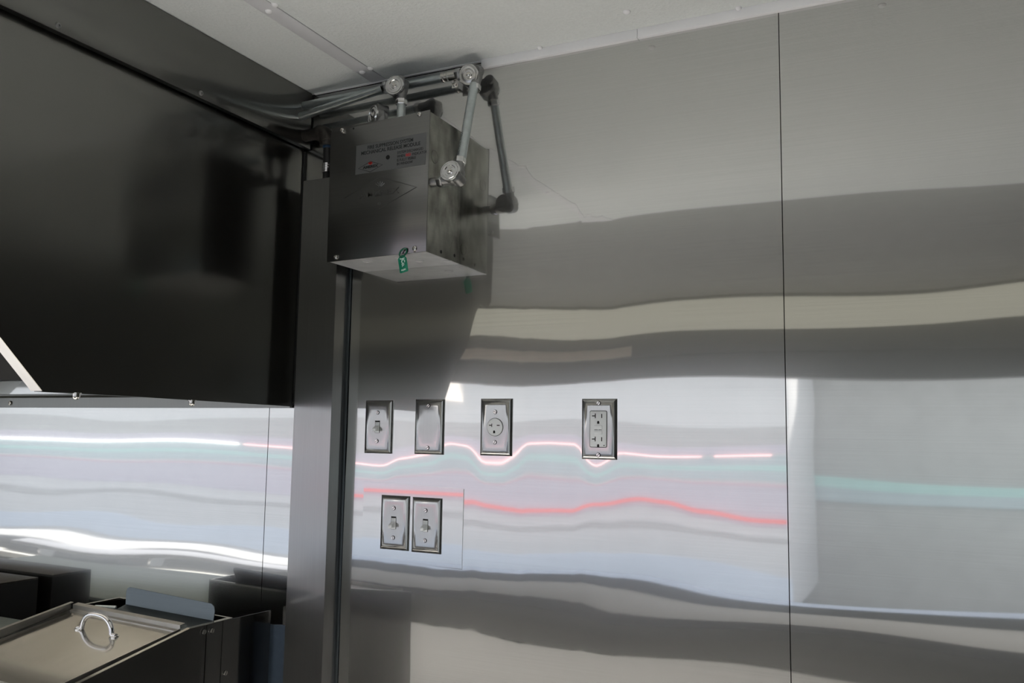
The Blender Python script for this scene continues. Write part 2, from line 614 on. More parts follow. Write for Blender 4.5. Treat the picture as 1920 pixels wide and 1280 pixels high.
# ================================================================== OUTSIDE THE HATCH (seen mirrored in the steel)
g = MB().box(-40, 40, -40, YB - 0.1, -0.75, -0.70).build('ground', M['asphalt'])
g['kind'] = 'structure'
VY = -7.5
van = thing('parked_trailer', 'long white trailer with neon tubes parked outside the hatch', 'trailer', (-5, VY - 1, -0.7))
MB().box(-17, -1.30, VY - 2.2, VY, -0.25, 2.4, bev=0.02).build('body', M['van_white'], van)
for z0, z1, d, mt, nm in ((1.30, 1.52, 0.012, 'van_grey', 'band'), (1.20, 1.30, 0.012, 'van_lilac', 'band'), (1.07, 1.17, 0.012, 'teal_grey', 'band'),
                          (1.02, 1.07, 0.014, 'teal', 'stripe'), (0.93, 1.02, 0.012, 'teal_grey', 'band'), (0.885, 0.905, 0.014, 'rose_stripe', 'stripe'),
                          (0.58, 0.885, 0.010, 'van_lilac', 'side_panel'), (0.38, 0.44, 0.012, 'van_grey', 'band'), (0.455, 0.475, 0.014, 'van_white', 'stripe'),
                          (-0.20, 0.06, 0.014, 'blue_paint', 'skirt')):
    MB().box(-17, -1.30, VY - 0.01, VY + d, z0, z1).build(nm, M[mt], van)
for x in (-15.5, -14.4, -3.6, -2.5):
    MB().lathe([(0.16, -0.11), (0.33, -0.11), (0.34, -0.05), (0.34, 0.05), (0.33, 0.11), (0.16, 0.11)], (x, VY - 0.1, -0.36), (0, 1, 0), 24).build('wheel', M['black'], van)
for x0, x1, mt in ((-14.0, -8.5, 'neon_white'), (-8.4, -2.15, 'neon_pink'), (-2.0, -1.45, 'neon_pink')):
    MB().tube([(x0, VY + 0.03, 1.18), (x1, VY + 0.03, 1.18)], 0.0075, 10).build('neon_tube', M[mt], van)
MB().tube([(-7.2, VY + 0.03, 0.65), (-1.32, VY + 0.03, 0.65)], 0.020, 10).build('neon_tube', M['neon_red'], van)
MB().box(-6.2, -5.0, VY - 0.01, VY + 0.03, 1.80, 2.12).build('highlight_panel', M['highlight_glow'], van)  # added glowing panel, makes the warm bright spot mirrored in the wall
shed = thing('storage_shed', 'grey shed with a pale green band beyond the hatch', 'shed', (3, -9, -0.7))
MB().box(-3.4, 9, -12, -9.8, -0.7, 3.6).build('walls', M['shed'], shed)
MB().box(-3.4, 9, -9.8, -9.77, 0.80, 0.90).build('stripe', M['teal'], shed)
MB().box(-3.4, 9, -9.8, -9.775, 0.68, 0.7995).build('stripe', M['teal_grey'], shed)

# ================================================================== EXHAUST HOOD
HX = -1.2863
HL = -3.3
hood = thing('exhaust_hood', 'large dark stainless exhaust hood hanging on the left with a cut front corner', 'hood', (-2.3, -0.5, 1.45))
prof = [(-0.006, 1.4495), (-0.6150, 1.4548), (-0.970, 1.822), (-0.970, 2.0505), (-0.006, 2.0505)]
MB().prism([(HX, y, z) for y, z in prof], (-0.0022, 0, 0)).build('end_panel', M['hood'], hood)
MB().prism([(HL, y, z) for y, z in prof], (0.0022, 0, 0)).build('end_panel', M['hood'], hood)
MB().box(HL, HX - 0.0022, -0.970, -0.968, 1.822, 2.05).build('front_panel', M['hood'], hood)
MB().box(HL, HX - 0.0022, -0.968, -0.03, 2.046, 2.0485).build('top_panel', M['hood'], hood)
MB().box(HL + 0.003, HL + 0.005, -0.960, -0.05, 1.50, 2.04, fn=lambda p: Vector((p.x, p.y, p.z if p.z > 1.6 else max(1.66, 1.47 - (p.y + 0.6) * 1.05)))).build('bounce_liner', M['filter'], hood)  # pale sheets added inside the hood as reflectors to brighten the lid
MB().box(HL + 0.006, HX - 0.004, -0.960, -0.45, 2.040, 2.0445).build('bounce_liner', M['filter'], hood)
MB().box(HL + 0.006, HX - 0.004, -0.9660, -0.9635, 1.830, 2.039).build('bounce_liner', M['filter'], hood)
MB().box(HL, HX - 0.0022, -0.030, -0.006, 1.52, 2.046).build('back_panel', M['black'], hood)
# turned-in lips along the slanted and the bottom edge
a = Vector((HX - 0.0022, -0.6150, 1.4548))
b = Vector((HX - 0.0022, -0.970, 1.822))
nrm = Vector((0, (b - a).z, -(b - a).y)).normalized()
MB().prism([a, b, b + nrm * 0.0016, a + nrm * 0.0016], (-0.026, 0, 0)).build('slanted_lip', M['lip'], hood)
MB().box(HX - 0.020, HX - 0.0022, -0.6150, -0.04, 1.4535, 1.4550).build('bottom_lip', M['hood'], hood)
# grease trough along the wall
tr = MB()
tr.prism([(HX - 0.003, y, z) for y, z in ((-0.004, 1.4465), (-0.012, 1.4465), (-0.012, 1.4720), (-0.040, 1.4770), (-0.040, 1.4800), (-0.004, 1.4830))], (HL - HX, 0, 0))
tr.build('grease_trough', M['hood'], hood)
# filters: row of baffle filters sloping inside
for k in range(4):
    x1 = HX - 0.03 - k * 0.49
    f = MB().prism([(x1, -0.05, 1.67), (x1, -0.43, 2.01), (x1, -0.45, 1.995), (x1, -0.07, 1.655)], (-0.47, 0, 0)).build('baffle_filter', M['filter'], hood)
for y, z in ((-0.5498, 1.4520), (-0.2961, 1.4497)):
    mb = MB()
    mb.lathe([(0.0062, 0.003), (0.0062, -0.002), (0.0058, -0.0045), (0.0045, -0.0072), (0.0022, -0.0088), (0, -0.0092)], (HX - 0.004, y, z), (0, 0, 1), 14)
    mb.lathe([(0.0085, 0.003), (0.0085, 0.0014)], (HX - 0.004, y, z), (0, 0, 1), 14)
    mb.build('acorn_nut', M['screw'], hood)
mb = MB()
pan_screw(mb, (-2.262, -0.012, 1.4585), (0, -1, 0), 0.006, 0.004)
mb.build('screw', M['screw'], hood)
# black strip added down the end panel's back edge to darken the gap
MB().box(HX - 0.012, HX + 0.0035, -0.0058, -0.0005, 1.452, 2.04).build('seal', M['black'], hood)

# enclosure panel between hood and ceiling
EX = -1.268
enc = thing('hood_enclosure', 'grey steel enclosure panel closing the gap above the hood', 'panel', (-2.3, -0.5, 2.045))
epr = [(-0.004, 2.0440), (-0.985, 2.0440), (-0.985, CEIL - 0.001), (-0.004, CEIL - 0.001)]
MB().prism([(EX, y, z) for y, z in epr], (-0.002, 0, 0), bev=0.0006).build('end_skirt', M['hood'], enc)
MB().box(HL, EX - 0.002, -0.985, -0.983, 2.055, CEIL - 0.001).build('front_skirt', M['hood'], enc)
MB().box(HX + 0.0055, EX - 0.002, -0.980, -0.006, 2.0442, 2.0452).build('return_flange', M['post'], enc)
for y in (-0.6470, -0.3380, -0.93):
    mb = MB()
    pan_screw(mb, (EX, y, 2.0537), (1, 0, 0), 0.0052, 0.0034)
    mb.build('screw', M['cast_dark'], enc)

# ================================================================== PIPE CHASE POST
post = thing('pipe_chase', 'tall square stainless post cover against the wall between hood and switches', 'post', (-1.2, -0.023, 0))
MB().box(-1.2482, -1.1474, -0.046, -0.0448, 0.0, 1.9545).build('front_face', M['post'], post)
MB().box(-1.1486, -1.1474, -0.0446, -0.002, 0.0, 1.9545).build('side_face', M['post'], post)
MB().box(-1.2482, -1.2470, -0.0446, -0.002, 0.0, 1.9545).build('side_face', M['post'], post)
MB().box(-1.1474, -1.1400, -0.0030, -0.0012, 0.0, 1.9545, bev=0.0004).build('wall_flange', M['baffle'], post)

# ================================================================== SWITCH AND OUTLET PLATES
def rrect(cx, cz, hw, hh, y):
    return [Vector((cx - hw, y, cz - hh)), Vector((cx + hw, y, cz - hh)), Vector((cx + hw, y, cz + hh)), Vector((cx - hw, y, cz + hh))]


def wall_plate_mesh(cx, cz, hw, hh, y0=0.002):
    """bevelled cover plate: rings of a mitred profile, front a little hollow"""
    mb = MB()
    bm = mb.bm
    prf = [(0, 0.002), (0, -0.0008), (0.0007, -0.0018), (0.0020, -0.0029), (0.0045, -0.0042), (0.0072, -0.0052), (0.0096, -0.0057), (0.0116, -0.0060), (0.0130, -0.00607), (0.0150, -0.0061), (0.0200, -0.00613), (0.0235, -0.0061)]
    rings = []
    for ins, y in prf:
        rings.append([bm.verts.new(v) for v in rrect(cx, cz, hw - ins, hh - ins, y)])
    for A, B in zip(rings, rings[1:]):
        for i in range(4):
            j = (i + 1) % 4
            bm.faces.new((A[i], A[j], B[j], B[i]))
    bm.faces.new(rings[-1])
    bmesh.ops.recalc_face_normals(bm, faces=bm.faces)
    return mb


FY = -0.0061


def make_plate(name, label, cat, cx, cz, hw, hh, group, screws):
    t = thing(name, label, cat, (cx, 0, cz), group)
    wall_plate_mesh(cx, cz, hw, hh).build('cover_plate', M['plate'], t, angle=28)
    for dz, sd in screws:
        mb = MB()
        slotted_screw(mb, (cx, FY, cz + dz), (0, -1, 0), 0.0037, 0.0018, sd)
        mb.build('screw', [M['screw'], M['void']], t)
    return t


def add_toggle(t, cx, cz, up):
    MB().box(cx - 0.0062, cx + 0.0062, FY - 0.0004, FY + 0.002, cz - 0.0130, cz + 0.0130, bev=0.0002).build('slot_opening', M['void'], t)
    MB().box(cx - 0.0053, cx + 0.0053, FY - 0.0009, FY + 0.001, cz - 0.0125, cz + 0.0100, bev=0.0004).build('slot_liner', M['grey_dev'], t)
    s = 1 if up else -1
    mb = MB()
    # wedge lever: wide root, blunt tip
    y0, y1 = FY + 0.001, FY - 0.0135
    pts = [(cz - 0.0085 if not up else cz - 0.004, y0), (cz + 0.0040 if not up else cz + 0.0085, y0), (cz - 0.0035 * 1 if not up else cz + 0.0095, y1), (cz - 0.0095 if not up else cz + 0.0035, y1)]
    mb.prism([(cx - 0.0042, y, z) for z, y in pts], (0.0084, 0, 0), bev=0.0008)
    mb.build('toggle_lever', M['grey_dev'], t)


sw_s = [(0.0302, (0.3, 0, 1)), (-0.0302, (1, 0, 0.3))]
lo_s = [(0.0302, (1, 0, 0.6)), (-0.0302, (-0.3, 0, 1))]
t = make_plate('light_switch', 'stainless toggle switch plate at the left end of the upper row', 'switch', -1.0555, 1.4066, 0.0349, 0.0562, 'toggle switches', sw_s)
add_toggle(t, -1.0555, 1.4066, False)
t = make_plate('blank_cover_plate', 'blank stainless cover plate with two screws and no opening', 'cover plate', -0.9295, 1.4080, 0.0350, 0.0566, None, [(0.0430, (1, 0, 1)), (-0.0430, (1, 0, 0.55))])
t = make_plate('round_outlet', 'single round grey outlet on a stainless plate in the upper row', 'outlet', -0.7745, 1.4090, 0.0353, 0.0566, None, [(0.0300, (1, 0, -0.2)), (-0.0300, (0.4, 0, 1))])
c = (-0.7745, 1.4090)
MB().lathe([(0.0181, -0.001), (0.0181, 0.0006)], (c[0], FY, c[1]), (0, -1, 0), 36).build('receptacle_gap', M['void'], t)
MB().lathe([(0.0173, -0.001), (0.0173, 0.0014), (0.0168, 0.0020), (0, 0.0020)], (c[0], FY, c[1]), (0, -1, 0), 36).build('receptacle_face', M['grey_dev'], t)
RY = FY - 0.0020
mb = MB().box(c[0] - 0.0125, c[0] - 0.0062, RY - 0.0002, RY + 0.001, c[1] + 0.0026, c[1] + 0.0044)
mb.box(c[0] - 0.0072, c[0] - 0.0056, RY - 0.0002, RY + 0.001, c[1] + 0.0000, c[1] + 0.0068)
mb.build('blade_slot', M['void'], t)
MB().box(c[0] + 0.0048, c[0] + 0.0112, RY - 0.0002, RY + 0.001, c[1] + 0.0026, c[1] + 0.0044).build('blade_slot', M['void'], t)


def ground_hole(t, x, z, y):
    pts = [(x - 0.0022, z - 0.0026)]
    pts += [(x + 0.0022, z - 0.0026), (x + 0.0022, z + 0.0005)]
    for k in range(1, 6):
        a = PI * k / 6
        pts.append((x + 0.0022 * math.cos(a), z + 0.0005 + 0.0024 * math.sin(a)))
    pts.append((x - 0.0022, z + 0.0005))
    MB().prism([(px, y - 0.0002, pz) for px, pz in pts], (0, 0.001, 0)).build('ground_hole', M['void'], t)


ground_hole(t, c[0] - 0.0008, c[1] - 0.0095, RY)

t = make_plate('duplex_outlet', 'stainless plate with a rectangular double outlet and test buttons, rightmost', 'outlet', -0.5570, 1.4078, 0.0351, 0.0568, None, [(0.0484, (0.6, 0, 1)), (-0.0484, (0.8, 0, 0.8))])
c = (-0.5570, 1.4078)


def rounded(cx, cz, hw, hh, r, n=4):
    pts = []
    for (sx, sz), a0 in (((1, 1), 0), ((-1, 1), PI / 2), ((-1, -1), PI), ((1, -1), 1.5 * PI)):
        for k in range(n + 1):
            a = a0 + PI / 2 * k / n
            pts.append((cx + sx * (hw - r) + r * math.cos(a), cz + sz * (hh - r) + r * math.sin(a)))
    return pts


MB().prism([(x, FY - 0.0005, z) for x, z in rounded(c[0], c[1], 0.0173, 0.0345, 0.0034)], (0, 0.0015, 0)).build('receptacle_gap', M['void'], t)
MB().prism([(x, FY - 0.0016, z) for x, z in rounded(c[0], c[1], 0.0162, 0.0334, 0.0026)], (0, 0.0025, 0), bev=0.0004).build('receptacle_face', M['grey_dev'], t)
GY = FY - 0.0016
for dz in (0.0245, -0.0188):
    z = c[1] + dz
    mb = MB().box(c[0] - 0.0066, c[0] - 0.0048, GY - 0.0002, GY + 0.001, z - 0.0044, z + 0.0044)
    mb.box(c[0] - 0.0122, c[0] - 0.0060, GY - 0.0002, GY + 0.001, z - 0.0010, z + 0.0008)
    mb.build('blade_slot', M['void'], t)
    MB().box(c[0] + 0.0062, c[0] + 0.0080, GY - 0.0002, GY + 0.001, z - 0.0040, z + 0.0036).build('blade_slot', M['void'], t)
    ground_hole(t, c[0] + 0.0002, z - 0.0122, GY)
for z0, z1 in ((-0.0008, 0.0066), (-0.0098, -0.0034)):
    b_ = MB().box(c[0] - 0.0080, c[0] + 0.0080, GY - 0.0008, GY + 0.001, c[1] + z0, c[1] + z1, bev=0.0004).build('test_button', M['grey_dev'], t)
for x0, x1 in ((-0.0070, -0.0008), (0.0014, 0.0070)):
    MB().box(c[0] + x0, c[0] + x1, GY - 0.0010, GY + 0.001, c[1] - 0.0018, c[1] - 0.0011).build('button_line', M['ink'], t)
MB().lathe([(0.0011, -0.001), (0.0011, 0.0003), (0, 0.0006)], (c[0] + 0.0118, GY, c[1] - 0.0305), (0, -1, 0), 12).build('indicator_lamp', M['void'], t)

# large flat patch plate with two more switches on it
pp = MB()
pp.prism([(-1.0895, -0.0012, 1.1310), (-0.8462, -0.0012, 1.1252), (-0.8458, -0.0012, 1.2842), (-1.0890, -0.0012, 1.2900)], (0, 0.0022, 0))
tag(pp.build('patch_plate', M['wall'], None, loc=(-0.968, -0.001, 1.208)), 'thin flat steel patch sheet behind the two lower switches', 'plate')
for cx, cz, lb in ((-1.0066, 1.2085, 'left switch of the pair on the flat patch sheet'), (-0.9294, 1.2076, 'right switch of the pair on the flat patch sheet')):
    t = make_plate('light_switch', 'stainless toggle ' + lb, 'switch', cx, cz, 0.0352, 0.0556, 'toggle switches', lo_s)
    add_toggle(t, cx, cz, False)
    for ch in t.children:
        ch.location.y -= 0.0014

# ================================================================== RELEASE BOX
BX0, BX1, BY, BZ0, BZ1 = -1.1105, -0.8686, -0.1300, 1.7455, 2.0300
box = thing('release_box', 'dark stainless fire suppression control box mounted high on the wall', 'box', ((BX0 + BX1) / 2, -0.065, BZ0))
MB().box(BX0 + 0.001, BX1 - 0.0014, BY + 0.002, 0.0, BZ0 + 0.0012, BZ1 - 0.012).build('housing', M['box'], box)
MB().box(BX1 - 0.0014, BX1, BY + 0.0022, 0.0, BZ0 + 0.0012, BZ1 - 0.001).build('right_side', M['box_side'], box)
MB().box(BX0 + 0.001, BX1, BY + 0.0022, 0.0, BZ0, BZ0 + 0.0011).build('underside', M['under'], box)
MB().box(BX0 + 0.001, BX1 - 0.0015, BY + 0.0022, 0.0, BZ1 - 0.012, BZ1 - 0.001).build('top_side', M['box'], box)
cov = MB()
cov.prism([(BX0, BY, 2.0195), (BX1 + 0.0008, BY, 2.0322), (BX1 + 0.0002, BY, 1.7470), (BX0 + 0.0026, BY, 1.7430)], (0, 0.0020, 0), bev=0.0005)
cov.build('front_cover', M['box'], box)
for x, z in ((-1.0805, 2.0198), (-0.8914, 2.0255), (-0.8945, 1.7545), (-1.0848, 1.7515)):
    mb = MB()
    pan_screw(mb, (x, BY, z), (0, -1, 0), 0.0052, 0.0036)
    mb.build('screw', M['screw'], box)
for x, z in ((-1.052, 2.0200),):
    MB().lathe([(0.0022, -0.0005), (0.0022, 0.0003)], (x, BY, z), (0, -1, 0), 12).build('small_hole', M['void'], box)
# slots under the lower screws
MB().box(-0.8965, -0.8925, BY - 0.0006, BY + 0.0005, 1.7465, 1.7500).build('screw_slot', M['screw'], box)
# side knockouts, holes and dark weld stain
for y, z, r in ((-0.1060, 1.9430, 0.0135), (-0.0185, 1.7800, 0.0125)):
    MB().lathe([(r, -0.0005), (r, 0.0007), (r - 0.0012, 0.0007), (r - 0.0016, 0.0002), (0, 0.0002)], (BX1, y, z), (1, 0, 0), 28).build('knockout', M['box_side'], box)
for y, z in ((-0.0730, 1.7570), (-0.0191, 1.7600)):
    MB().lathe([(0.0036, -0.0005), (0.0036, 0.0003)], (BX1, y, z), (1, 0, 0), 14).build('side_hole', M['void'], box)
# plugs pressed into the underside
for x, y in ((-1.030, -0.098), (-0.945, -0.105), (-0.928, -0.060), (-0.876, -0.035)):
    MB().lathe([(0.0105, 0.0005), (0.0105, -0.0009), (0.0092, -0.0009), (0.0088, -0.0003), (0, -0.0003)], (x, y, BZ0), (0, 0, 1), 24).build('knockout', M['under'], box)

# label plate with its print
LY = BY - 0.0004
X_, Z_ = Vector((1, 0, 0.018)), Vector((-0.018, 0, 1))
lab = MB().prism([(-1.0432, LY - 0.0002, 1.9205), (-0.8752, LY - 0.0002, 1.9215), (-0.8742, LY - 0.0002, 1.9868), (-1.0427, LY - 0.0002, 1.9815)], (0, 0.0008, 0)).build('label_plate', M['label'], box)
TY = LY - 0.0004
text_part('lettering', 'FIRE SUPPRESSION SYSTEM', 0.0106, (-0.9595, TY, 1.9712), X_, Z_, M['ink'], lab, 'CENTER', bold=0.0001, sx=0.88)
text_part('lettering', 'MECHANICAL RELEASE MODULE', 0.0106, (-0.9590, TY, 1.9612), X_, Z_, M['ink'], lab, 'CENTER', bold=0.0001, sx=0.92)
for k, s in enumerate(('SYSTEM DISCHARGED', None, 'IS FULLY VISIBLE', 'IN WINDOW')):
    if s:
        text_part('lettering', s, 0.0078, (-0.9420, TY, 1.9508 - 0.0078 * k), X_, Z_, M['ink'], lab, sx=0.80)
text_part('lettering', 'WHEN', 0.0078, (-0.9420, TY, 1.9430), X_, Z_, M['ink'], lab, sx=0.80)
r_ = text_part('lettering', 'RED', 0.0078, (-0.9212, TY, 1.9434), X_, Z_, M['ink_red'], lab, sx=0.85, bold=0.0002)
r_['label'] = 'red printed word'
text_part('lettering', 'INDICATOR', 0.0078, (-0.9058, TY, 1.9437), X_, Z_, M['ink'], lab, sx=0.80)
MB().lathe([(0.0046, -0.0006), (0.0046, 0.0002), (0.0040, 0.0003), (0, -0.0001)], (-0.9640, TY, 1.9472), (0, -1, 0), 20).build('indicator_window', M['void'], lab)


def diamond(name, cx, cz, hw, hh, w, y, mat, parent, dep=0.0006, slope=0.0):
    mb = MB()
    o = [(hw, 0), (0, hh), (-hw, 0), (0, -hh)]
    k = 1 - w
    P = [Vector((cx + x, y, cz + z + slope * x)) for x, z in o]
    Q = [Vector((cx + x * (1 - w * 1.25), y, cz + z * (1 - w * 2.2) + slope * x)) for x, z in o]
    for i in range(4):
        j = (i + 1) % 4
        mb.prism([P[i], P[j], Q[j], Q[i]], (0, dep, 0))
    return mb.build(name, mat, parent)


diamond('emblem_outline', -1.0062, 1.9330, 0.0305, 0.0115, 0.045, TY, M['ink'], lab, slope=0.018)
text_part('lettering', 'AMEREX', 0.0076, (-1.0060, TY, 1.9305), X_, Z_, M['ink'], lab, 'CENTER', sx=1.25, bold=0.00035)
fl = MB()
for dx, dz, r in ((-0.0028, 0.0002, 0.0022), (0.0, 0.0012, 0.0026), (0.0028, 0.0002, 0.0022), (0, -0.0008, 0.0026)):
    fl.lathe([(r, 0), (r, 0.0004)], (-1.0065 + dx, TY + 0.0004, 1.9402 + dz), (0, -1, 0), 12)
fl.build('emblem_mark', M['ink_red'], lab)
# emblem pressed into the cover
diamond('embossed_emblem', -0.9820, 1.8760, 0.0885, 0.0335, 0.013, BY - 0.0013, M['box'], box, 0.0018, slope=0.02)
text_part('embossed_lettering', 'AMEREX', 0.0165, (-0.9830, BY - 0.0002, 1.8700), (1, 0, 0.02), (-0.02, 0, 1), M['box'], box, 'CENTER', extrude=0.0014, sx=1.55, bold=0.0001)
fl = MB()
for k in range(5):
    a = PI * (0.2 + 0.15 * k)
    fl.tube([(-0.9815 + 0.003 * math.cos(a), BY - 0.0003, 1.8880 + 0.002 * math.sin(a)), (-0.9815 + 0.013 * math.cos(a), BY - 0.0003, 1.8880 + 0.011 * math.sin(a))], 0.0011, 6)
fl.build('embossed_flame', M['box'], box)
bt = MB()
for k in range(8):
    a = 2 * PI * k / 8
    bt.tube([(-0.982 + 0.0035 * math.cos(a), BY - 0.0003, 1.8535 + 0.003 * math.sin(a)), (-0.982 + 0.0035 * math.cos(a + PI / 4), BY - 0.0003, 1.8535 + 0.003 * math.sin(a + PI / 4))], 0.0005, 6)
bt.build('embossed_mark', M['box'], box)

# green inspection tag threaded through the cover
tg = thing('inspection_tag', 'green plastic seal tag with white print hanging under the box', 'tag', (-0.920, BY - 0.004, 1.7555))
TGY = BY - 0.0045
ax = Vector((0.20, 0, -0.98)).normalized()      # long direction, downwards
sd = Vector((0.98, 0, 0.20)).normalized()
o0 = Vector((-0.9215, TGY, 1.7405))
pts = [o0 + sd * s + ax * l for s, l in ((-0.0098, 0.004), (-0.0050, -0.0010), (0.0015, -0.0025), (0.0065, 0.0010), (0.0098, 0.006), (0.0098, 0.0315), (0.0080, 0.0333), (-0.0080, 0.0333), (-0.0098, 0.0315))]
MB().prism(pts, (0, 0.0014, 0), bev=0.0003).build('tag_body', M['green'], tg)
text_part('lettering', 'JCo.', 0.0112, o0 + sd * -0.0022 + ax * 0.0042 + Vector((0, -0.0002, 0)), ax, sd, M['tag_print'], tg, extrude=0.0003, bold=0.0003, sx=0.92)
text_part('lettering', '10 JUN', 0.0036, o0 + sd * -0.0060 + ax * 0.0292 + Vector((0, -0.0002, 0)), sd, -ax, M['tag_print'], tg, extrude=0.0003, bold=0.0002)
lp = o0 + ax * 0.001
loop = []
for k in range(13):
    a = -PI * 0.5 + 2 * PI * k / 12
    loop.append(lp + Vector((0.0055 * math.cos(a) + 0.003 + 0.004 * math.sin(a), 0.0030 * math.cos(a), 0.0078 + 0.0080 * math.sin(a))))
MB().tube(loop, 0.0018, 8).build('loop', M['green_dark'], tg)

# ================================================================== CONDUITS AND CORNER PULLEYS
RP = 0.0092


def conduit(name, label, p0, p1, r=RP, mat='zinc'):
    o = MB().tube([p0, p1], r, 24).build(name, M[mat], None, loc=Vector(p0).lerp(Vector(p1), .5))
    return tag(o, label, 'conduit')


def pulley(label, cen, nrm, da, db, hub=0.040):
    """corner pulley elbow: disc cover towards nrm, outlets along da and db"""
    cen, nrm, da, db = Vector(cen), Vector(nrm).normalized(), Vector(da).normalized(), Vector(db).normalized()
    t = thing('corner_pulley', label, 'pulley', cen - nrm * 0.012, 'corner pulleys of the cable run')
    corner = cen - nrm * 0.016 - (da + db) * 0.010
    mb = MB()
    mb.lathe([(0.0192, -0.026), (0.0205, -0.024), (0.0208, -0.004), (0.0200, -0.001)], cen, nrm, 32)
    for d in (da, db):
        mb.tube([corner, corner + d * hub], [0.0112, 0.0102], 20)
    mb.lathe([(0.0, -0.0118), (0.0118, -0.0118), (0.0118, 0.0118), (0.0, 0.0118)], corner, nrm, 20)
    mb.build('housing', M['cast_dark'], t)
    MB().lathe([(0.0210, -0.0030), (0.0214, 0.0000), (0.0206, 0.0016), (0.0192, 0.0016), (0.0186, 0.0004), (0.0172, 0.0004), (0.0164, 0.0016), (0.0120, 0.0020), (0.0108, 0.0006), (0.0078, 0.0006), (0.0066, 0.0016), (0.0048, 0.0016)], cen, nrm, 40).build('disc_cover', M['cast'], t)
    MB().lathe([(0.0046, 0.0010), (0.0046, 0.0030), (0.0036, 0.0044), (0.0016, 0.0050), (0, 0.0050)], cen, nrm, 16).build('rivet', M['screw'], t)
    for d in (da, db):
        p = corner + d * (hub - 0.004)
        MB().lathe([(0.0108, 0), (0.0126, 0.001), (0.0126, 0.0115), (0.0112, 0.0130)], p, d, 6).build('compression_nut', M['cast'], t, angle=40)
    return t, corner, hub


N = (0.10, -1, 0.05)
E1 = Vector((-0.9865, -0.082, 2.1205))
t1, c1, h1 = pulley('corner pulley in the middle where a conduit drops into the box top', E1, N, (-1, 0.06, -0.06), (0, 0, -1))
E2 = Vector((-0.8265, -0.050, 2.1285))
C2p = Vector((-0.8090, -0.100, 1.9415))
t2, c2, h2 = pulley('corner pulley topmost in the corner beside the white ceiling trim', E2, (0.05, -1, -0.25), (-1, 0, 0.0), (0.05, -0.24, -1))
E3 = Vector((-0.8185, -0.130, 1.9015))
t3, c3, h3 = pulley('corner pulley beside the right face of the box', E3, (0.02, -1, 0.2), (-1, 0.0, -0.02), (-0.05, 0.22, 1), hub=0.036)
E4 = Vector((-1.0390, -0.082, 2.0640))
t4, c4, h4 = pulley('corner pulley turned sideways half hidden behind the box top left corner', E4, (-0.50, -0.86, 0.06), (-0.84, 0.50, -0.28), (0.1, -0.1, -1))

conduit('conduit_pipe', 'galvanized conduit along the ceiling from the topmost pulley to the hood', c2 + Vector((-h2 * 0.9, 0, 0)), Vector((EX - 0.004, c2.y, c2.z - 0.004)))
pB0 = c1 + Vector((-1, 0.06, -0.06)).normalized() * h1 * 0.9
conduit('conduit_pipe', 'galvanized conduit sloping down left from the middle pulley into the hood', pB0, Vector((EX - 0.004, -0.0415, 2.109)))
conduit('conduit_pipe', 'short upright galvanized conduit entering the top of the box', c1 + Vector((0, 0, -h1 * 0.9)), Vector((c1.x, c1.y, BZ1 - 0.002)))
dC = (c3 - c2).normalized()
cC = conduit('conduit_pipe', 'slanting galvanized conduit with faint print right of the box', c2 + dC * h2 * 0.9, c3 - dC * h3 * 0.9)
conduit('conduit_pipe', 'short dark conduit stub running into the right side of the box', c3 + Vector((-1, 0, -0.02)).normalized() * h3 * 0.8, Vector((BX1 - 0.001, c3.y, c3.z - 0.001)), mat='cast_dark')
dD = Vector((-0.84, 0.50, -0.28)).normalized()
conduit('conduit_pipe', 'thin dark conduit running down left behind the box top edge', c4 + dD * h4 * 0.9, c4 + dD * 0.145, r=0.0075)
# faint print down the slanting conduit
pm = c2.lerp(c3, 0.88)
up = -dC
out = Vector((-0.10, -1, 0))
out = (out - up * out.dot(up)).normalized()
text_part('lettering', '15 ST 500 MADE IN USA', 0.0075, pm + out * (RP + 0.0001), up, -up.cross(out).normalized() * -1 if up.cross(out).x < 0 else up.cross(out) * -1, M['ink_soft'], cC, extrude=0.0001, sx=0.95)

# strap and coupling on the ceiling conduit
sx_ = c2.x - 0.056
sp = thing('conduit_strap', 'small bright one hole strap clamping the ceiling conduit left of the topmost pulley', 'strap', (sx_, 0, c2.z))
mb = MB()
ri, ro = RP + 0.0002, RP + 0.0016
pts = []
for k in range(13):
    a = PI * 0.5 + PI * k / 12
    pts.append((a, ri, ro))
prev = None
for a, i_, o_ in pts:
    cur = [Vector((sx_ + dx, c2.y + math.cos(a) * r, c2.z + math.sin(a) * r)) for dx in (-0.009, 0.009) for r in (i_, o_)]
    cur = [mb.bm.verts.new(v) for v in cur]
    if prev:
        for q in ((0, 1), (1, 3), (3, 2), (2, 0)):
            mb.bm.faces.new((prev[q[0]], prev[q[1]], cur[q[1]], cur[q[0]]))
    prev = cur
bmesh.ops.recalc_face_normals(mb.bm, faces=mb.bm.faces)
mb.box(sx_ - 0.009, sx_ + 0.009, c2.y, 0.0, c2.z - ro - 0.0002, c2.z - ri)
mb.box(sx_ - 0.007, sx_ + 0.007, -0.0242, -0.0220, c2.z - ro - 0.013, c2.z - ri)
mb.build('band', M['screw'], sp)
mb = MB()
pan_screw(mb, (sx_, -0.0242, c2.z - ro - 0.0065), (0, -1, 0), 0.0050, 0.0036)
mb.build('screw', M['screw'], sp)
cp = MB()
cp.lathe([(RP + .0002, 0), (RP + .0016, .001), (RP + .0016, .005), (RP + .0006, .0065), (RP + .0006, .009), (RP + .0016, .0105), (RP + .0016, .0145), (RP + .0002, .0155)], (sx_ - 0.027, c2.y, c2.z), (1, 0, 0), 24)
tag(cp.build('conduit_coupling', M['screw'], None, loc=(sx_ - 0.02, c2.y, c2.z)), 'bright ribbed coupling ring on the ceiling conduit just left of the strap', 'coupling')

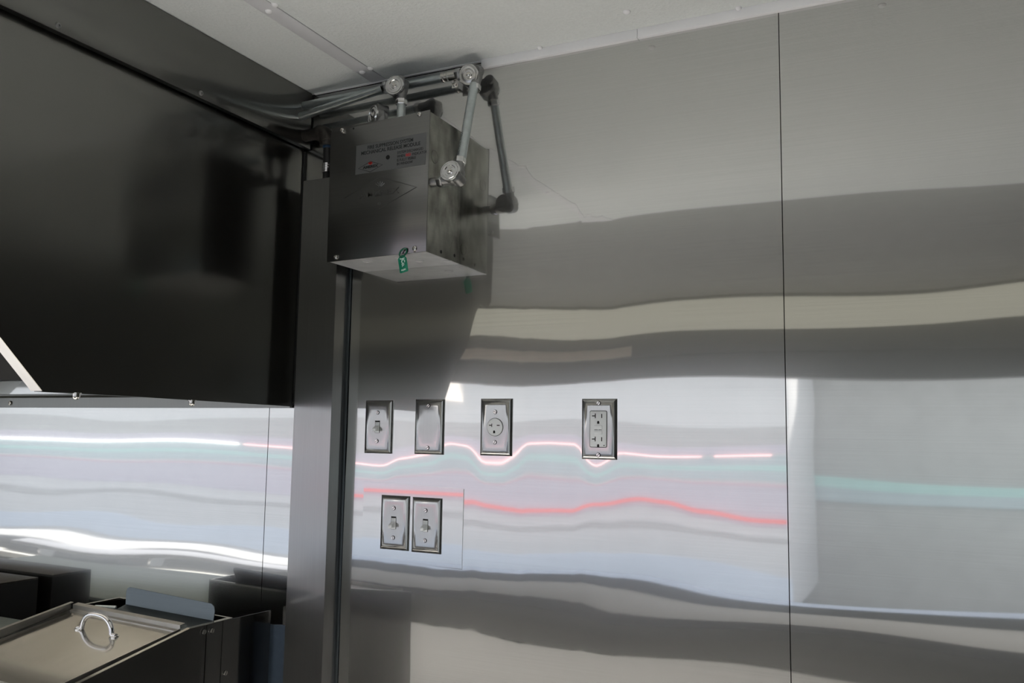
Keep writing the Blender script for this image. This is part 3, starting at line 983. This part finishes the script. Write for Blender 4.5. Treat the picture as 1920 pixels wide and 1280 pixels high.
# black pipe elbow out of the hood and the gas hose down into the post
HXX, HYY = -1.2022, -0.0245
el = MB()
arc = [(EX - 0.004, HYY, 2.0690), (-1.240, HYY, 2.0690)]
for k in range(7):
    a = PI / 2 * k / 6
    arc.append((-1.225 + 0.0225 * math.sin(a), HYY, 2.0465 + 0.0225 * math.cos(a)))
arc.append((HXX, HYY, 2.044))
el.tube(arc, [0.013, 0.0135] + [0.0185] * 7 + [0.0165], 20)
e_ = thing('pipe_elbow', 'black iron pipe elbow coming out of the hood beside the box', 'pipe', (-1.22, HYY, 2.045))
el.build('elbow', M['iron'], e_)
MB().lathe([(0.0168, 0), (0.0175, 0.003), (0.0175, 0.010), (0.0168, 0.012)], (HXX, HYY, 2.036), (0, 0, 1), 20).build('rim', M['iron'], e_)
hs = thing('supply_hose', 'black hose with silver crimp going down into the post', 'hose', (HXX, HYY, 1.90))
MB().tube([(HXX, HYY, 2.037), (HXX + 0.001, HYY, 1.99), (HXX + 0.002, HYY, 1.90)], 0.0088, 16).build('hose', M['black'], hs)
MB().lathe([(0.0092, 0), (0.0102, 0.001), (0.0102, 0.0055), (0.0092, 0.0065)], (HXX, HYY, 2.0305), (0, 0, 1), 18).build('blue_band', M['blue'], hs)
cr = MB()
pf = []
for k in range(4):
    pf += [(0.0098, 0.0056 * k), (0.0112, 0.0056 * k + 0.001), (0.0112, 0.0056 * k + 0.0042), (0.0098, 0.0054 * k + 0.0052)]
cr.lathe(pf, (HXX + 0.0012, HYY, 1.9735), (0, 0, 1), 20)
cr.build('crimp_sleeve', M['chrome'], hs)

# ================================================================== FRYER
FX = -1.3124
FXL = -1.650
SL = math.tan(math.radians(10.3))


def tilt(p):     # the fryer stands a touch out of level, rising to the left
    return Vector((p.x, p.y, p.z + (FX - p.x) * 0.030 * max(0.0, min(1.0, p.z))))


fr = thing('deep_fryer', 'dark stainless deep fryer standing at the bottom left under the hood', 'fryer', ((FX + FXL) / 2, -0.4, 0))


def ztop(y):
    return 1.0070 if y > -0.2486 else 1.0077 + (y + 0.2486) * SL


for y0, y1, ex in ((-0.56, -0.2070, 0.0), (-0.2055, -0.1635, 0.0006), (-0.1625, -0.0200, 0.0012)):
    pts = [(FX + ex, y0, 0.12), (FX + ex, y1, 0.12), (FX + ex, y1, ztop(y1) if y1 < -0.1 else 1.0035)]
    if y1 < -0.1 and y1 > -0.2 or y1 > -0.1:
        pass
    if y0 < -0.2486 < y1:
        pts.append((FX + ex, -0.2486, 1.0077))
    pts.append((FX + ex, y0, ztop(y0)))
    MB().prism(pts, (-0.0018, 0, 0)).build('side_panel', M['fryer'], fr, fn=tilt)
for y0, y1, z1 in ((-0.56, -0.02, 1.0035),):
    pts = [(FXL, y0, 0.12), (FXL, -0.135, 0.12), (FXL, -0.135, 1.0060), (FXL, -0.2486, 1.0040), (FXL, y0, ztop(y0) - 0.004)]
    MB().prism(pts, (0.0018, 0, 0)).build('side_panel', M['fryer'], fr, fn=tilt)
# folded top edges
ed = MB()
ed.box(FX - 0.010, FX - 0.0004, -0.2486, -0.1352, 1.0058, 1.0082)
ed.prism([(FX - 0.0004, -0.56, ztop(-0.56) + 0.0012), (FX - 0.0004, -0.2486, 1.0089), (FX - 0.0004, -0.2486, 1.0066), (FX - 0.0004, -0.56, ztop(-0.56) - 0.001)], (-0.008, 0, 0))
ed.box(FXL + 0.0002, FX - 0.010, -0.1400, -0.1340, 1.0040, 1.0080)
ed.box(FXL + 0.0002, FXL + 0.007, -0.2486, -0.1400, 1.0040, 1.0080)
ed.build('top_rim', M['lid'], fr, fn=tilt)
MB().box(FXL + 0.002, FX - 0.002, -0.1370, -0.1355, 0.12, 1.0035).build('back_panel', M['fryer'], fr, fn=tilt)
MB().box(FXL + 0.002, FX - 0.002, -0.56, -0.5584, 0.12, ztop(-0.56) - 0.004).build('front_panel', M['fryer'], fr, fn=tilt)
MB().box(FXL + 0.0025, FX - 0.0025, -0.555, -0.140, 0.84, 0.845).build('fry_tank_floor', M['void'], fr, fn=tilt)
MB().box(FXL + 0.002, FX - 0.002, -0.557, -0.138, 0.12, 0.125).build('base_panel', M['fryer'], fr, fn=tilt)
# hanger bracket inside the flue on the left
MB().tube([(-1.625, -0.215, 1.003), (-1.590, -0.205, 1.0045), (-1.580, -0.2, 1.0045)], 0.0045, 10).build('hanger_tab', M['zinc'], fr, fn=tilt)
for x in (FX - 0.03, FXL + 0.03):
    for y in (-0.52, -0.17):
        MB().lathe([(0.022, 0.0), (0.022, 0.02), (0.016, 0.03), (0.016, 0.122)], (x, y, 0), (0, 0, 1), 16).build('leg', M['screw'], fr)
for y, z in ((-0.2147, 0.9955), (-0.1933, 0.9938), (-0.1506, 0.9013)):
    mb = MB()
    slotted_screw(mb, (FX + 0.0008, y, z), (1, 0, 0), 0.0052, 0.003, (0, 0.4, 1))
    mb.build('screw', [M['screw'], M['void']], fr)

# flue baffle: bent plate leaning in the flue
bf = MB()
bp = [(-1.3325, 1.0035), (-1.3345, 1.0235), (-1.3390, 1.0318), (-1.3480, 1.0365), (-1.5890, 1.0405), (-1.5945, 1.0380), (-1.5965, 1.0320), (-1.5880, 1.0035)]
bf.prism([(x, -0.1690 + (z - 1.0035) * 0.25, z) for x, z in bp], (0, 0.0016, 0))
bf.prism([(-1.3325, -0.1690, 1.0040), (-1.5880, -0.1690, 1.0040), (-1.5880, -0.2300, 0.9880), (-1.3325, -0.2300, 0.9880)], (0, 0.0005, 0.0016))
tag(bf.build('flue_baffle', M['baffle'], None, loc=(-1.46, -0.18, 1.0), fn=tilt), 'bluish grey bent sheet with rounded corners standing upright behind the fryer lid', 'baffle')

# lid: shallow tray with turned-up rims and an arched handle
LX1, LX0, LYB, LYF = -1.3340, -1.6600, -0.2490, -0.545
lid = thing('fryer_lid', 'sloping stainless lid with turned up rim lying on the fryer', 'lid', ((LX0 + LX1) / 2, -0.5, 0.97))


def lz(y):
    return 1.0106 + (y + 0.2490) * 0.166


def slab(x0, x1, y0, y1, za, zb, fnx=None):
    """box following the slope of the lid, za / zb offsets from the rim line"""
    mb = MB()
    mb.box(x0, x1, y0, y1, 0, 1, fn=lambda p: Vector((p.x, p.y, lz(p.y) + (zb if p.z > 0.5 else za))))
    return mb


slab(LX0 + 0.001, LX1 - 0.0015, LYF, LYB, -0.0120, -0.0105).build('pan', M['lid'], lid, fn=tilt)
slab(LX0, LX0 + 0.0014, LYF, LYB, -0.0120, 0.0040).build('left_rim', M['rim'], lid, fn=tilt)
slab(LX0, LX0 + 0.0085, LYF, LYB, 0.0040, 0.0052).build('left_rim_fold', M['rim'], lid, fn=tilt)
slab(LX1 - 0.0014, LX1, LYF, LYB - 0.004, -0.0120, -0.0040).build('right_rim', M['rim'], lid, fn=tilt)
slab(LX0 + 0.010, LX1 - 0.004, LYB - 0.0016, LYB, -0.0120, 0.0).build('back_rim', M['rim'], lid, fn=tilt)
slab(LX0 + 0.010, LX1 - 0.004, LYB - 0.0022, LYB + 0.0105, 0.0, 0.0012).build('back_rim_fold', M['rim'], lid, fn=tilt)
slab(LX0 + 0.012, LX1 - 0.004, LYB - 0.010, LYB - 0.0016, -0.0106, -0.0075).build('back_bead', M['rim'], lid, fn=tilt)
slab(LX0, LX1, LYF - 0.0014, LYF, -0.0120, 0.0).build('front_rim', M['rim'], lid, fn=tilt)
hd = MB()
hx0, hx1, hy = -1.5330, -1.4480, -0.318
hz = lz(hy) - 0.0105
pp_ = [(hx0 - 0.013, hz + 0.002), (hx0 - 0.004, hz + 0.002)]
hm, hw_ = (hx0 + hx1) / 2, (hx1 - hx0) / 2
for k in range(17):
    a = PI - PI * k / 16
    pp_.append((hm + hw_ * (abs(math.cos(a)) ** 0.75) * (1 if math.cos(a) > 0 else -1), hz + 0.004 + 0.030 * math.sin(a)))
pp_ += [(hx1 + 0.004, hz + 0.002), (hx1 + 0.013, hz + 0.002)]
hd.tube([(x, hy, z) for x, z in pp_], [0.0042, 0.0052] + [0.0052] * 17 + [0.0052, 0.0042], 14)
for x in (hx0 - 0.009, hx1 + 0.009):
    hd.lathe([(0.0080, 0), (0.0080, 0.0016), (0.0055, 0.0026), (0, 0.0028)], (x, hy, hz), (0, -0.166, 1), 16)
hd.build('handle', M['chrome'], lid, fn=tilt)

# ================================================================== GRIDDLE BESIDE THE FRYER
gr = thing('flat_griddle', 'dark griddle left of the fryer with pale green worktop edge, cut by the frame', 'griddle', (-2.2, -0.4, 0))
MB().box(-2.9, -1.700, -0.56, -0.1370, 0.12, 0.9260).build('body', M['fryer'], gr)
MB().box(-2.9, -1.690, -0.56, -0.1370, 0.9262, 0.9345, bev=0.002).build('worktop', M['griddle_top'], gr)
for x in (-2.85, -1.75):
    for y in (-0.52, -0.18):
        MB().lathe([(0.022, 0.0), (0.022, 0.02), (0.016, 0.03), (0.016, 0.121)], (x, y, 0), (0, 0, 1), 16).build('leg', M['screw'], gr)
MB().box(-2.9, -2.085, -0.1360, -0.02, 0.12, 1.003).build('back_riser', M['black'], gr)
MB().box(-2.9, -2.085, -0.1360, -0.02, 1.0032, 1.0080, bev=0.001).build('riser_cap', M['iron'], gr)

# thin blue sheeting laid on the wall in the slot between fryer and post
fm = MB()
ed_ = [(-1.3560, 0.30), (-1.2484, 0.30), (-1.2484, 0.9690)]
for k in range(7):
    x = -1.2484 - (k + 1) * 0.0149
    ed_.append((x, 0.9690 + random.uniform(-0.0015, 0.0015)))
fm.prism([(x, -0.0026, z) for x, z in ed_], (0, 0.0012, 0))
tag(fm.build('wall_sheeting', M['sheeting'], None, loc=(-1.30, -0.002, 0.64)), 'strip of blue film on the wall between the fryer and the post', 'sheeting')
